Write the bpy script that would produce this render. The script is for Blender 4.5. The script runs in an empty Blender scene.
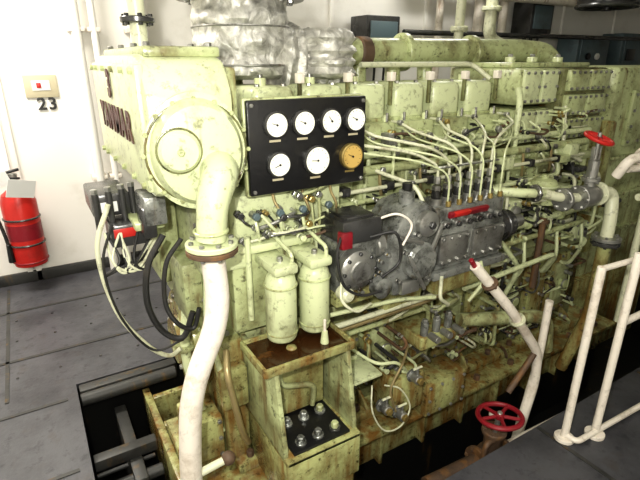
import bpy, bmesh, math, random
from mathutils import Vector, Matrix, Quaternion, noise, Euler
random.seed(7)
R=random.uniform
sc=bpy.context.scene
sc.view_settings.view_transform='Standard'
for lk in ('Medium High Contrast','Standard - Medium High Contrast'):
    try: sc.view_settings.look=lk;break
    except Exception: pass

# ------------------------------------------------------------------ materials
def nd(nt,t,**k):
    n=nt.nodes.new(t)
    for a,v in k.items(): setattr(n,a,v)
    return n
def paint(name,base,dirt=(.10,.09,.035),rust=(.13,.075,.02),dirt_lo=.52,dirt_hi=.72,rust_lo=.6,rust_hi=.75,
          rough=.4,metal=0.0,bump=.25,scale=5.0,low=None,spec=.5,speck=0):
    m=bpy.data.materials.new(name); m.use_nodes=True
    nt=m.node_tree; L=nt.links; b=nt.nodes['Principled BSDF']
    tc=nd(nt,'ShaderNodeTexCoord')
    n1=nd(nt,'ShaderNodeTexNoise'); n1.inputs['Scale'].default_value=scale; n1.inputs['Detail'].default_value=9; n1.inputs['Roughness'].default_value=.68
    L.new(tc.outputs['Object'],n1.inputs['Vector'])
    mp=nd(nt,'ShaderNodeMapping'); mp.inputs['Scale'].default_value=(scale*3.2,scale*3.2,scale*.55)
    L.new(tc.outputs['Object'],mp.inputs['Vector'])
    n2=nd(nt,'ShaderNodeTexNoise'); n2.inputs['Scale'].default_value=1; n2.inputs['Detail'].default_value=6; n2.inputs['Roughness'].default_value=.6
    L.new(mp.outputs[0],n2.inputs['Vector'])
    fac1=n1.outputs['Fac']; fac2=n2.outputs['Fac']
    if low:
        z0,z1,amt=low
        sp=nd(nt,'ShaderNodeSeparateXYZ'); L.new(tc.outputs['Object'],sp.inputs[0])
        mr=nd(nt,'ShaderNodeMapRange'); mr.inputs[1].default_value=z0; mr.inputs[2].default_value=z1; mr.inputs[3].default_value=amt; mr.inputs[4].default_value=0
        L.new(sp.outputs['Z'],mr.inputs[0])
        a1=nd(nt,'ShaderNodeMath',operation='ADD'); L.new(fac1,a1.inputs[0]); L.new(mr.outputs[0],a1.inputs[1]); fac1=a1.outputs[0]
        a2=nd(nt,'ShaderNodeMath',operation='ADD'); L.new(fac2,a2.inputs[0]); L.new(mr.outputs[0],a2.inputs[1]); fac2=a2.outputs[0]
    def mr_(f,lo,hi,mx):
        r=nd(nt,'ShaderNodeMapRange'); r.inputs[1].default_value=lo; r.inputs[2].default_value=hi; r.inputs[3].default_value=0; r.inputs[4].default_value=mx
        L.new(f,r.inputs[0]); return r.outputs[0]
    x1=nd(nt,'ShaderNodeMix',data_type='RGBA'); x1.inputs[6].default_value=(*base,1); x1.inputs[7].default_value=(*dirt,1)
    L.new(mr_(fac1,dirt_lo,dirt_hi,.85),x1.inputs[0])
    x2=nd(nt,'ShaderNodeMix',data_type='RGBA'); x2.inputs[7].default_value=(*rust,1)
    L.new(x1.outputs[2],x2.inputs[6]); L.new(mr_(fac2,rust_lo,rust_hi,.85),x2.inputs[0])
    out=x2.outputs[2]
    if speck:
        n4=nd(nt,'ShaderNodeTexNoise'); n4.inputs['Scale'].default_value=scale*6; n4.inputs['Detail'].default_value=5; n4.inputs['Roughness'].default_value=.7
        L.new(tc.outputs['Object'],n4.inputs['Vector'])
        x3=nd(nt,'ShaderNodeMix',data_type='RGBA'); x3.inputs[7].default_value=(dirt[0]*.35,dirt[1]*.35,dirt[2]*.4,1)
        L.new(out,x3.inputs[6]); L.new(mr_(n4.outputs['Fac'],.55,.67,speck),x3.inputs[0]); out=x3.outputs[2]
    L.new(out,b.inputs['Base Color'])
    b.inputs['Roughness'].default_value=rough; b.inputs['Metallic'].default_value=metal
    if 'Specular IOR Level' in b.inputs: b.inputs['Specular IOR Level'].default_value=spec
    if bump:
        n3=nd(nt,'ShaderNodeTexNoise'); n3.inputs['Scale'].default_value=45; n3.inputs['Detail'].default_value=4
        L.new(tc.outputs['Object'],n3.inputs['Vector'])
        bp=nd(nt,'ShaderNodeBump'); bp.inputs['Strength'].default_value=bump; bp.inputs['Distance'].default_value=.004
        L.new(n3.outputs['Fac'],bp.inputs['Height']); L.new(bp.outputs[0],b.inputs['Normal'])
    return m
GD=(.13,.11,.045)
GREEN=paint('engine_green_paint',(.48,.53,.29),dirt=GD,dirt_lo=.47,dirt_hi=.70,low=(.2,1.0,.08),rough=.28,bump=.4,speck=.8,rust=(.15,.085,.025),rust_lo=.57,rust_hi=.72)
GREENHI=paint('clean_green_paint',(.60,.65,.40),dirt=GD,dirt_lo=.54,dirt_hi=.80,rust_lo=.63,rust_hi=.80,rough=.28,bump=.35,speck=.55)
GREENLO=paint('stained_green_paint',(.44,.46,.21),dirt=(.13,.09,.03),dirt_lo=.44,dirt_hi=.64,rust=(.21,.10,.025),rust_lo=.49,rust_hi=.67,rough=.22,low=(-.2,.7,.06),bump=.4,speck=.85)
SHADEGRIME=paint('shade_grime_block_paint',(.22,.23,.11),dirt=(.045,.04,.018),dirt_lo=.42,dirt_hi=.62,rust=(.13,.07,.02),rust_lo=.52,rust_hi=.68,rough=.25,bump=.5,speck=.8)  # darkened green: crevice shade painted into recessed block faces, with grime and rust noise
CREAM=paint('cream_pipe_paint',(.62,.63,.46),dirt_lo=.56,dirt_hi=.74,rust_lo=.6,rust_hi=.74,rough=.32,speck=.4)
WHITEP=paint('white_pipe_paint',(.80,.74,.65),dirt=(.27,.18,.10),dirt_lo=.54,dirt_hi=.8,rust=(.25,.13,.05),rust_lo=.6,rust_hi=.76,rough=.4,speck=.25)
WALLM=paint('wall_white_paint',(.84,.82,.77),dirt=(.5,.46,.38),rust=(.5,.4,.28),dirt_lo=.55,dirt_hi=.9,rust_lo=.7,rust_hi=.9,rough=.45,bump=.1,scale=1.2)
STEEL=paint('dull_steel',(.36,.36,.34),dirt=(.06,.05,.04),dirt_lo=.5,dirt_hi=.7,rough=.3,metal=.7,rust_lo=.62,speck=.5)
DARKST=paint('dark_greasy_steel',(.09,.09,.09),dirt=(.02,.018,.015),dirt_lo=.48,dirt_hi=.66,rough=.26,metal=.5,rust_lo=.62)
PUMPG=paint('pump_grey',(.32,.33,.31),dirt=(.035,.035,.03),dirt_lo=.47,dirt_hi=.64,rough=.24,metal=.45,rust_lo=.6,bump=.6,scale=8,speck=.7)
BLACK=paint('black_paint',(.012,.012,.013),dirt=(.025,.023,.018),rough=.3,rust_lo=.7,rust_hi=.95)
RUBBER=paint('black_rubber',(.02,.02,.02),dirt=(.05,.045,.035),rough=.5,rust_lo=.75,rust_hi=.99)
RED=paint('red_paint',(.50,.025,.02),dirt=(.12,.02,.015),rough=.35,dirt_lo=.55,dirt_hi=.8,rust_lo=.75,rust_hi=.95)
REDD=paint('worn_red_paint',(.24,.012,.022),dirt=(.06,.015,.015),rough=.4,dirt_lo=.5,dirt_hi=.7)
RUST=paint('rusty_iron',(.11,.07,.045),dirt=(.035,.026,.02),rust=(.20,.10,.035),rough=.6,rust_lo=.5,rust_hi=.65,bump=.6)
OIL=paint('brown_oil',(.045,.018,.006),dirt=(.015,.007,.004),rust=(.14,.06,.015),rough=.08,bump=.05)
COPPER=paint('copper_tube',(.42,.34,.18),dirt=(.12,.09,.04),rough=.32,metal=.5,rust_lo=.6)
FLOORM=paint('floor_plate_paint',(.085,.085,.095),dirt=(.034,.034,.040),rust=(.06,.050,.044),dirt_lo=.42,dirt_hi=.66,rust_lo=.58,rust_hi=.8,rough=.42,scale=2.6,bump=.4,speck=.5)
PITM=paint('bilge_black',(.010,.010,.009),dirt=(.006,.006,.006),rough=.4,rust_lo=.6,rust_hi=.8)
BEAMM=paint('beam_grey',(.045,.045,.043),dirt=(.015,.015,.015),rough=.5,rust_lo=.56,rust_hi=.7)
BLUEG=paint('bluegrey_paint',(.10,.14,.155),dirt=(.05,.06,.06),rough=.4,rust_lo=.7)
WHITE=paint('white_plastic',(.8,.8,.78),dirt=(.4,.38,.33),dirt_lo=.6,dirt_hi=.95,rust_lo=.8,rust_hi=1,rough=.4,bump=0)
BEIGE=paint('beige_plate',(.52,.47,.33),dirt=(.4,.33,.2),rough=.5,bump=0,rust_lo=.8,rust_hi=1)
DIAL=paint('gauge_dial_white',(.90,.90,.80),dirt=(.75,.75,.62),rough=.35,bump=0,rust_lo=.9,rust_hi=1)
DIALY=paint('gauge_dial_yellowed',(.55,.38,.12),dirt=(.3,.18,.05),rough=.35,bump=0,rust_lo=.9,rust_hi=1)
TEXTR=paint('lettering_dark_red',(.07,.022,.02),dirt=(.16,.10,.06),rough=.5,bump=0,rust_lo=.8,rust_hi=1)
BRASS=paint('brass',(.42,.32,.12),dirt=(.15,.1,.04),rough=.35,metal=.7)
def foilmat():
    m=bpy.data.materials.new('foil_lagging'); m.use_nodes=True
    nt=m.node_tree;L=nt.links;b=nt.nodes['Principled BSDF']
    tc=nd(nt,'ShaderNodeTexCoord')
    n=nd(nt,'ShaderNodeTexNoise'); n.inputs['Scale'].default_value=11; n.inputs['Detail'].default_value=9
    n.inputs['Distortion'].default_value=1.3; n.inputs['Roughness'].default_value=.65
    L.new(tc.outputs['Object'],n.inputs['Vector'])
    r=nd(nt,'ShaderNodeValToRGB'); r.color_ramp.elements[0].position=.34; r.color_ramp.elements[0].color=(.28,.275,.25,1)
    r.color_ramp.elements[1].position=.62; r.color_ramp.elements[1].color=(.74,.73,.68,1)
    L.new(n.outputs['Fac'],r.inputs[0]); L.new(r.outputs[0],b.inputs['Base Color'])
    b.inputs['Metallic'].default_value=.45; b.inputs['Roughness'].default_value=.34
    bp2=nd(nt,'ShaderNodeBump'); bp2.inputs['Strength'].default_value=.8; bp2.inputs['Distance'].default_value=.015
    L.new(n.outputs['Fac'],bp2.inputs['Height']); L.new(bp2.outputs[0],b.inputs['Normal'])
    return m
FOIL=foilmat()

# ------------------------------------------------------------------ mesh builder
def basis(ax):
    a=Vector(ax).normalized()
    t=Vector((0,0,1)) if abs(a.z)<.9 else Vector((1,0,0))
    u=a.cross(t).normalized(); v=a.cross(u).normalized()
    return a,u,v
class O:
    def __init__(s,name,parent=None):
        s.name=name;s.parent=parent;s.V=[];s.F=[];s.M=[];s.mats=[]
    def mi(s,m):
        if m not in s.mats:s.mats.append(m)
        return s.mats.index(m)
    def add(s,vs,fs,m):
        o=len(s.V);k=s.mi(m);s.V+= [Vector(v) for v in vs]
        for f in fs:s.F.append([o+i for i in f]);s.M.append(k)
    def box(s,c,d,m,bev=.006,rot=None,seg=2):
        bm=bmesh.new();bmesh.ops.create_cube(bm,size=1)
        for v in bm.verts:v.co=Vector((v.co.x*d[0],v.co.y*d[1],v.co.z*d[2]))
        if bev:
            bv=min(bev,min(d)*.45)
            bmesh.ops.bevel(bm,geom=list(bm.edges),offset=bv,segments=seg,profile=.5,affect='EDGES')
        M=Matrix.Translation(c)
        if rot: M=M@Euler([math.radians(a) for a in rot]).to_matrix().to_4x4()
        bm.verts.index_update()
        vs=[M@v.co for v in bm.verts];fs=[[v.index for v in f.verts] for f in bm.faces]
        bm.free();s.add(vs,fs,m)
    def bx(s,x0,x1,y0,y1,z0,z1,m,bev=.006,seg=2):
        s.box(((x0+x1)/2,(y0+y1)/2,(z0+z1)/2),(abs(x1-x0),abs(y1-y0),abs(z1-z0)),m,bev,None,seg)
    def lathe(s,prof,org,ax,m,seg=28,scale=(1,1),jit=0):
        a,u,v=basis(ax);org=Vector(org);vs=[];fs=[];n=len(prof)
        for h,r in prof:
            for i in range(seg):
                t=2*math.pi*i/seg
                p=u*math.cos(t)*r*scale[0]+v*math.sin(t)*r*scale[1]
                q=org+a*h+p
                if jit and r>0:
                    q+=p.normalized()*jit*(noise.noise(q*14)+.6*noise.noise(q*37))
                vs.append(q)
        for j in range(n-1):
            for i in range(seg):
                k=(i+1)%seg;fs.append([j*seg+i,j*seg+k,(j+1)*seg+k,(j+1)*seg+i])
        fs.append(list(range(seg))[::-1]);fs.append([(n-1)*seg+i for i in range(seg)])
        s.add(vs,fs,m)
    def cyl(s,p0,p1,r,m,r2=None,seg=20,bev=None):
        p0=Vector(p0);p1=Vector(p1);d=(p1-p0);h=d.length
        if r2 is None:r2=r
        b=min(r,r2,h)*.12 if bev is None else bev
        s.lathe([(0,r-b),(b,r),(h-b,r2),(h,r2-b)],p0,d,m,seg)
    def sph(s,c,r,m,sc=(1,1,1),seg=16):
        vs=[];fs=[];n=seg//2
        for j in range(n+1):
            ph=math.pi*j/n
            for i in range(seg):
                t=2*math.pi*i/seg
                vs.append(Vector(c)+Vector((r*sc[0]*math.sin(ph)*math.cos(t),r*sc[1]*math.sin(ph)*math.sin(t),r*sc[2]*math.cos(ph))))
        for j in range(n):
            for i in range(seg):
                k=(i+1)%seg;fs.append([j*seg+i,(j+1)*seg+i,(j+1)*seg+k,j*seg+k])
        s.add(vs,fs,m)
    def sweep(s,pts,r,m,seg=12,closed=False):
        n=len(pts);vs=[];fs=[]
        T=[]
        for i in range(n):
            if closed:t=pts[(i+1)%n]-pts[i-1]
            else:t=pts[min(i+1,n-1)]-pts[max(i-1,0)]
            T.append(t.normalized())
        _,u,_=basis(T[0])
        for i in range(n):
            u=(u-T[i]*u.dot(T[i])).normalized();v=T[i].cross(u)
            rr=r[0]+(r[1]-r[0])*i/(n-1) if isinstance(r,(list,tuple)) else r
            for k in range(seg):
                a=2*math.pi*k/seg;vs.append(pts[i]+u*math.cos(a)*rr+v*math.sin(a)*rr)
        for i in range(n-(0 if closed else 1)):
            j=(i+1)%n
            for k in range(seg):
                l=(k+1)%seg;fs.append([i*seg+k,i*seg+l,j*seg+l,j*seg+k])
        if not closed:
            fs.append(list(range(seg))[::-1]);fs.append([(n-1)*seg+k for k in range(seg)])
        s.add(vs,fs,m)
    def pipe(s,pts,r,m,fil=.05,seg=12):
        P=[Vector(p) for p in pts];out=[P[0]]
        for i in range(1,len(P)-1):
            a=P[i-1]-P[i];b=P[i+1]-P[i]
            d=min(fil,a.length*.48,b.length*.48)
            A=P[i]+a.normalized()*d;B=P[i]+b.normalized()*d
            for k in range(7):
                t=k/6;out.append(A*(1-t)**2+P[i]*2*t*(1-t)+B*t*t)
        out.append(P[-1]);s.sweep(out,r,m,seg)
    def hose(s,pts,r,m,seg=10,n=8):
        P=[Vector(p) for p in pts];P=[P[0]*2-P[1]]+P+[P[-1]*2-P[-2]];out=[]
        for i in range(1,len(P)-2):
            for k in range(n):
                t=k/n;a,b,c,d=P[i-1:i+3]
                out.append(.5*((2*b)+(c-a)*t+(2*a-5*b+4*c-d)*t*t+(3*b-a-3*c+d)*t**3))
        out.append(P[-2]);s.sweep(out,r,m,seg)
    def torus(s,c,ax,R_,r,m,seg=32,rs=10):
        a,u,v=basis(ax);c=Vector(c)
        s.sweep([c+u*math.cos(2*math.pi*i/seg)*R_+v*math.sin(2*math.pi*i/seg)*R_ for i in range(seg)],r,m,rs,True)
    def bolt(s,c,ax,r,m,h=None):
        h=h or r*1.1
        a=Vector(ax).normalized();c=Vector(c)
        s.lathe([(-.002,r),(h*.85,r),(h,r*.8)],c,a,m,6)
    def bolts(s,c,ax,R_,n,r,m,h=None,ph=0):
        a,u,v=basis(ax);c=Vector(c)
        for i in range(n):
            t=2*math.pi*(i+ph)/n;s.bolt(c+u*math.cos(t)*R_+v*math.sin(t)*R_,ax,r,m,h)
    def flange(s,c,ax,r,th,m,n=6,bm_=None,br=.009):
        a=Vector(ax).normalized();c=Vector(c)
        s.cyl(c-a*th/2,c+a*th/2,r,m,seg=28,bev=.003)
        s.bolts(c+a*th/2,a,r*.8,n,br,bm_ or m);s.bolts(c-a*th/2,-a,r*.8,n,br,bm_ or m)
    def rectbolts(s,x0,x1,z0,z1,y,nx,nz,r,m):
        for i in range(nx):
            x=x0+(x1-x0)*i/(nx-1)
            s.bolt((x,y,z0),(0,-1,0),r,m);s.bolt((x,y,z1),(0,-1,0),r,m)
        for j in range(1,nz-1):
            z=z0+(z1-z0)*j/(nz-1)
            s.bolt((x0,y,z),(0,-1,0),r,m);s.bolt((x1,y,z),(0,-1,0),r,m)
    def wheel(s,c,ax,R_,r,m,hubm=None,sp=5):
        a,u,v=basis(ax);c=Vector(c);s.torus(c,ax,R_,r,m)
        s.cyl(c-a*R_*.14,c+a*R_*.14,R_*.22,hubm or m)
        for i in range(sp):
            t=2*math.pi*i/sp;s.cyl(c,c+(u*math.cos(t)+v*math.sin(t))*R_,r*.75,m,seg=8)
    def prism(s,poly,ax0,ax1,off,depth,m,bev=.008):
        bm=bmesh.new();off=Vector(off);A=Vector(ax0);B=Vector(ax1);D=Vector(depth)
        vs=[bm.verts.new(off+A*p[0]+B*p[1]) for p in poly]
        f=bm.faces.new(vs);g=bmesh.ops.extrude_face_region(bm,geom=[f])
        bmesh.ops.translate(bm,vec=D,verts=[e for e in g['geom'] if isinstance(e,bmesh.types.BMVert)])
        bmesh.ops.recalc_face_normals(bm,faces=bm.faces)
        if bev:bmesh.ops.bevel(bm,geom=list(bm.edges),offset=bev,segments=2,profile=.5,affect='EDGES')
        bm.verts.index_update()
        V=[v.co.copy() for v in bm.verts];F=[[v.index for v in f.verts] for f in bm.faces];bm.free();s.add(V,F,m)
    def fitting(s,c,ax,r,m,m2):
        a=Vector(ax).normalized();c=Vector(c)
        s.bolt(c,a,r,m,r*.9);s.cyl(c,c+a*r*2.2,r*.65,m2,seg=10);s.bolt(c+a*r*2.0,a,r*.9,m,r*.8)
    def done(s):
        me=bpy.data.meshes.new(s.name);me.from_pydata([tuple(v) for v in s.V],[],s.F)
        for m in s.mats:me.materials.append(m)
        me.polygons.foreach_set('material_index',s.M)
        bm=bmesh.new();bm.from_mesh(me);bmesh.ops.recalc_face_normals(bm,faces=bm.faces)
        for f in bm.faces:f.smooth=True
        for e in bm.edges:
            if len(e.link_faces)==2 and e.calc_face_angle(0)>.6:e.smooth=False
        bm.to_mesh(me);bm.free()
        ob=bpy.data.objects.new(s.name,me);sc.collection.objects.link(ob)
        if s.parent:ob.parent=s.parent
        return ob
def empty(name):
    e=bpy.data.objects.new(name,None);sc.collection.objects.link(e);e.empty_display_size=.2;return e
def text(body,name,loc,rot,size,m,parent=None,ext=.002,bold=0,sp=1):
    c=bpy.data.curves.new(name,'FONT');c.body=body;c.size=size;c.extrude=ext;c.offset=bold;c.space_character=sp
    c.align_x='CENTER';c.align_y='CENTER';c.materials.append(m)
    o=bpy.data.objects.new(name,c);sc.collection.objects.link(o);o.location=loc;o.rotation_euler=[math.radians(a) for a in rot]
    if parent:o.parent=parent
    return o

# ------------------------------------------------------------------ room shell
ZC=3.1
o=O('floor')
for a in [(-2.6,-.02,-1.6,4.3),(-.02,9.2,2.62,4.3),(-.02,9.2,-1.6,1.08),(4.6,9.2,1.08,2.62)]:
    o.bx(*a,-.03,0,FLOORM,0)
for y in (3.05,3.75): o.bx(-2.6,9,y-.012,y+.012,0,.004,BEAMM,0)
for y in (1.3,1.95,2.5): o.bx(-2.6,-.07,y-.01,y+.01,0,.004,BEAMM,0)
for x in (-1.2,-.35,.9,2.3): o.bx(x-.01,x+.01,2.63,4.2,0,.004,BEAMM,0)
for x in (1.9,2.8,3.7): o.bx(x-.01,x+.01,-1.5,1.07,0,.004,BEAMM,0)
for x in [-.3+i*.22 for i in range(6)]:
    for y in (2.85,3.3,3.6):o.bolt((x,y,0),(0,0,1),.009,DARKST,.004)
o.done()
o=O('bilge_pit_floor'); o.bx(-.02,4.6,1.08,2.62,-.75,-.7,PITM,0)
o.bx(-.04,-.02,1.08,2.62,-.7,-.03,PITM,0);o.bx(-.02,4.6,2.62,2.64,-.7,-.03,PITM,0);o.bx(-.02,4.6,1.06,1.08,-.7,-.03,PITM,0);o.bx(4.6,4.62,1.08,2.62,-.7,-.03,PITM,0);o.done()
o=O('wall_back'); o.bx(-2.6,9.2,4.3,4.36,0,ZC,WALLM,0)
for x in (-.12,.43,1.5,2.7,3.9,5.1,6.3,7.5): o.bx(x-.02,x+.02,4.27,4.3,.0,ZC,WALLM,.004)
o.done()
for nm,a in (('wall_left',(-2.66,-2.6,-1.6,4.36)),('wall_right',(9.2,9.26,-1.6,4.36)),('wall_front',(-2.66,9.26,-1.66,-1.6))):
    o=O(nm);o.bx(*a,0,ZC,WALLM,0);o.done()
o=O('ceiling');o.bx(-2.66,9.26,-1.66,4.36,ZC,ZC+.05,WALLM,0);o.done()
o=O('baseboard_back');o.bx(-2.6,9.2,4.27,4.3,0,.09,BEAMM,.004);o.done()
o=O('trim_1');o.bx(-.20,-.16,4.26,4.3,1.35,ZC,RUST,.004);o.bx(-.20,-.16,4.265,4.3,.09,1.35,WALLM,.004);o.done()
o=O('pipe_rack')
for x,r in ((.44,.035),(.56,.025),(.86,.05),(4.0,.04),(4.6,.06),(5.0,.05)): 
    o.cyl((x,4.18,0),(x,4.18,ZC),r,WHITEP if x>1 else WALLM,seg=16)
    for z in (.8,1.9,2.6): o.bx(x-r-.02,x+r+.02,4.16,4.3,z,z+.03,WHITEP,.002)
o.done()
o=O('overhead_pipe')
o.pipe([(2.6,3.9,2.35),(6.5,3.9,2.35),(6.5,3.9,3.1)],.05,WHITEP)
o.pipe([(3.2,3.8,1.95),(9,3.8,1.98)],.025,DARKST)
o.pipe([(3.9,3.4,3.1),(3.9,3.4,1.9),(4.4,3.4,1.75),(4.4,3.4,.5)],.055,CREAM,.1,16)
o.flange((3.9,3.4,2.15),(0,0,1),.09,.03,CREAM,6)
o.pipe([(3.3,3.2,3.1),(3.3,3.2,.8)],.04,CREAM,.1,16);o.flange((3.3,3.2,1.95),(0,0,1),.075,.03,CREAM,6)
o.done()
o=O('wall_sign');o.bx(.04,.26,4.285,4.299,1.44,1.60,BEIGE,.003)
o.bx(.09,.21,4.28,4.286,1.49,1.56,WHITE,.002);o.bx(.12,.15,4.275,4.281,1.51,1.545,RED,.001);o.done()
text('23','wall_number',(.17,4.29,1.39),(90,0,0),.125,BLACK,bold=.003,sp=1.15)
o=O('electrical_cabinet')
o.bx(6.2,6.9,3.95,4.25,1.3,2.0,BLUEG,.01);o.bx(6.25,6.85,3.93,3.95,1.35,1.95,BLUEG,.008)
o.cyl((6.4,3.93,1.75),(6.4,3.9,1.75),.04,BLACK);o.cyl((6.6,3.93,1.75),(6.6,3.9,1.75),.04,WHITE);o.done()
o=O('electrical_cabinet');o.bx(7.2,7.9,3.95,4.25,1.35,2.05,BLUEG,.01);o.bx(7.25,7.85,3.93,3.95,1.4,2.0,BLUEG,.008)
o.bx(7.3,7.5,3.91,3.93,1.7,1.85,BLACK,.004);o.done()
for X0,z0 in ((5.25,2.0),(2.9,1.75)):
    o=O('junction_box');o.bx(X0,X0+.4,3.98,4.25,z0,z0+.35,DARKST,.01);o.bx(X0+.04,X0+.36,3.96,3.98,z0+.05,z0+.3,BLUEG,.006)
    for x in (.08,.2,.32):o.cyl((X0+x,4.1,z0),(X0+x,4.1,z0-.12),.02,BLACK);o.hose([(X0+x,4.1,z0-.1),(X0+x+.02,4.15,z0-.4),(X0+x,4.2,z0-.9)],.012,RUBBER)
    o.done()
o=O('cable_tray');o.bx(3.5,9.0,3.98,4.10,2.42,2.44,DARKST,.003);o.bx(3.5,9.0,3.97,3.98,2.42,2.5,DARKST,.002)
for k in range(5):o.hose([(3.5+j*1.1,3.995+.022*k,2.46+R(0,.02)) for j in range(6)],.01,RUBBER)
o.done()
o=O('ceiling_ventilator');o.cyl((4.9,2.9,2.18),(4.9,2.9,2.34),.26,BLACK,seg=32);o.cyl((4.9,2.9,2.34),(4.9,2.9,3.1),.12,DARKST)
o.torus((4.9,2.9,2.18),(0,0,1),.26,.02,DARKST);o.wheel((4.9,2.9,2.17),(0,0,1),.22,.012,BLACK);o.done()

# ------------------------------------------------------------------ fire extinguisher
o=O('fire_extinguisher');ex,ey=-.15,4.10;ez=.06
o.lathe([(0,.09),(.01,.112),(.04,.118),(.5,.118),(.56,.1),(.60,.05),(.62,.035),(.66,.035)],(ex,ey,.16+ez),(0,0,1),RED,32)
o.torus((ex,ey,.20+ez),(0,0,1),.118,.006,REDD);o.torus((ex,ey,.54+ez),(0,0,1),.119,.008,DARKST);o.torus((ex,ey,.34+ez),(0,0,1),.119,.008,DARKST)
o.lathe([(0,.119),(.12,.1195)],(ex,ey,.38+ez),(0,0,1),REDD,32)
o.cyl((ex,ey,.81+ez),(ex,ey,.87+ez),.03,STEEL)
o.box((ex-.03,ey-.02,.885+ez),(.16,.03,.018),BLACK,.004,(0,-12,0));o.box((ex-.03,ey-.02,.845+ez),(.15,.03,.014),BLACK,.004,(0,8,0))
o.hose([(ex-.03,ey,.84+ez),(ex-.12,ey-.04,.86+ez),(ex-.16,ey-.05,.68+ez),(ex-.13,ey-.06,.45+ez),(ex-.12,ey-.06,.34+ez)],.012,RUBBER)
o.cyl((ex-.12,ey-.06,.36+ez),(ex-.12,ey-.06,.22+ez),.016,BLACK,r2=.024)
o.bx(ex-.1,ex+.1,4.22,4.27,.36,.40,DARKST,.003);o.bx(ex-.1,ex+.1,4.2,4.26,.24,.28,DARKST,.003)
o.box((ex+.04,ey-.13,.78+ez),(.19,.004,.13),WHITE,0,(8,14,25));o.box((ex-.06,ey-.12,.86+ez),(.10,.004,.10),WHITE,0,(10,-14,-30))
o.done()

# ------------------------------------------------------------------ beams in the pit and engine
ENG=empty('marine_diesel_engine')
o=O('floor_support_beam')
o.bx(-.01,.52,2.54,2.61,-.1,.0,BEAMM,.008);o.cyl((-.01,2.50,-.03),(.5,2.50,-.03),.035,BEAMM)
o.bx(-.01,.28,2.05,2.11,-.14,-.08,BEAMM,.006);o.cyl((-.01,1.98,-.2),(.28,1.98,-.2),.03,BEAMM)
o.bx(.14,.2,1.9,2.5,-.6,-.14,BEAMM,.006)
for y in (2.3,2.2):o.cyl((-.01,y,-.3),(.28,y,-.3),.012,BEAMM)
o.done()
o=O('engine_bed',ENG)
o.bx(.30,3.4,1.58,1.66,-.32,-.10,GREENLO,.006)
o.bx(.30,3.4,1.50,1.72,-.10,-.07,GREENLO,.006)
o.bx(.30,.34,1.6,2.5,-.4,-.08,GREENLO,.006)
o.bx(.30,.6,1.5,2.5,-.34,-.31,GREENLO,.006)
for y in (1.85,2.15,2.4):o.bx(.34,.62,y-.02,y+.02,-.31,-.08,GREENLO,.006)
o.bx(.34,.62,1.72,2.1,-.1,-.02,GREENLO,.01)
for x in [.4+i*.3 for i in range(10)]:
    o.box((x,1.615,-.21),(.02,.16,.22),GREENLO,.003);o.bolt((x+.12,1.56,-.07),(0,0,1),.02,RUST,.03)
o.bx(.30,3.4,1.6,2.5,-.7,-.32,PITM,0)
o.done()

CX=[.90+.245*i for i in range(6)];CX2=CX+[2.4,2.65,2.9]
o=O('crankcase',ENG)
o.bx(.62,3.15,1.72,2.5,-.1,.62,SHADEGRIME,.015)
o.bx(.55,3.3,1.62,2.5,-.07,-.02,GREENLO,.008)
for i in range(14):o.bolt((.62+i*.2,1.66,-.02),(0,0,1),.018,RUST,.03)
o.bx(.62,3.15,1.68,1.74,.56,.62,GREEN,.01)
for i,c in enumerate(CX2):
    o.bx(c-.10,c+.10,1.695,1.73,.08,.50,GREENLO,.012)
    o.bx(c-.075,c+.075,1.68,1.70,.13,.45,GREENLO if i%2 else GREEN,.01)
    o.rectbolts(c-.087,c+.087,.095,.485,1.695,3,5,.009,STEEL)
    if i%2==0:o.cyl((c,1.68,.3),(c,1.64,.3),.03,GREEN);o.torus((c,1.65,.3),(0,1,0),.03,.005,STEEL)
    o.prism([(1.74,.08),(1.66,.03),(1.62,-.02),(1.74,-.02)],(0,1,0),(0,0,1),(c+.115,0,0),(.015,0,0),GREENLO,.002)
o.done()
o=O('cylinder_block',ENG)
o.bx(.62,3.1,1.80,2.45,.60,1.24,SHADEGRIME,.015)
o.bx(.62,3.1,1.74,1.82,.98,1.03,GREEN,.01)
o.bx(.62,3.1,1.70,1.82,.60,.67,GREEN,.01)
for i,c in enumerate(CX2):
    o.bx(c-.1,c+.1,1.785,1.81,.70,.95,GREEN,.01);o.rectbolts(c-.088,c+.088,.715,.935,1.785,3,3,.009,STEEL)
    o.bx(c-.095,c+.095,1.77,1.81,1.06,1.2,GREEN,.012);o.rectbolts(c-.08,c+.08,1.075,1.185,1.77,3,2,.01,GREENHI)
    o.bx(c+.11,c+.135,1.74,1.82,.62,1.22,GREEN,.006)
o.done()
o=O('gear_case',ENG)
o.bx(.50,.64,1.72,2.45,.55,1.25,GREEN,.02);o.bx(.53,.64,1.68,2.45,-.05,.6,GREENLO,.02)
o.lathe([(0,.24),(.03,.25),(.07,.24),(.08,.12),(.11,.11)],(.53,2.05,.45),(-1,0,0),GREENLO,32)
o.bolts((.46,2.05,.45),(-1,0,0),.21,10,.013,STEEL)
for z in (.62,.78,.94,1.1,1.2):
    o.bolt((.50,1.76,z),(-1,0,0),.012,STEEL);o.bolt((.57,1.72,z),(0,-1,0),.012,STEEL)
o.bx(.42,.5,1.75,1.95,.7,.95,GREEN,.015);o.bx(.40,.5,2.05,2.3,.75,1.15,GREEN,.02)
o.bx(.46,.64,1.6,1.72,.95,1.02,GREENHI,.01);o.bx(.5,.62,1.62,1.72,.3,.5,GREENLO,.015)
o.pipe([(.46,1.9,.7),(.42,1.86,.5),(.45,1.8,.2),(.52,1.74,.1)],.022,GREENHI,.08);o.pipe([(.5,1.7,.9),(.47,1.66,.7),(.52,1.66,.45),(.6,1.66,.4)],.012,GREENHI,.06)
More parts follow.
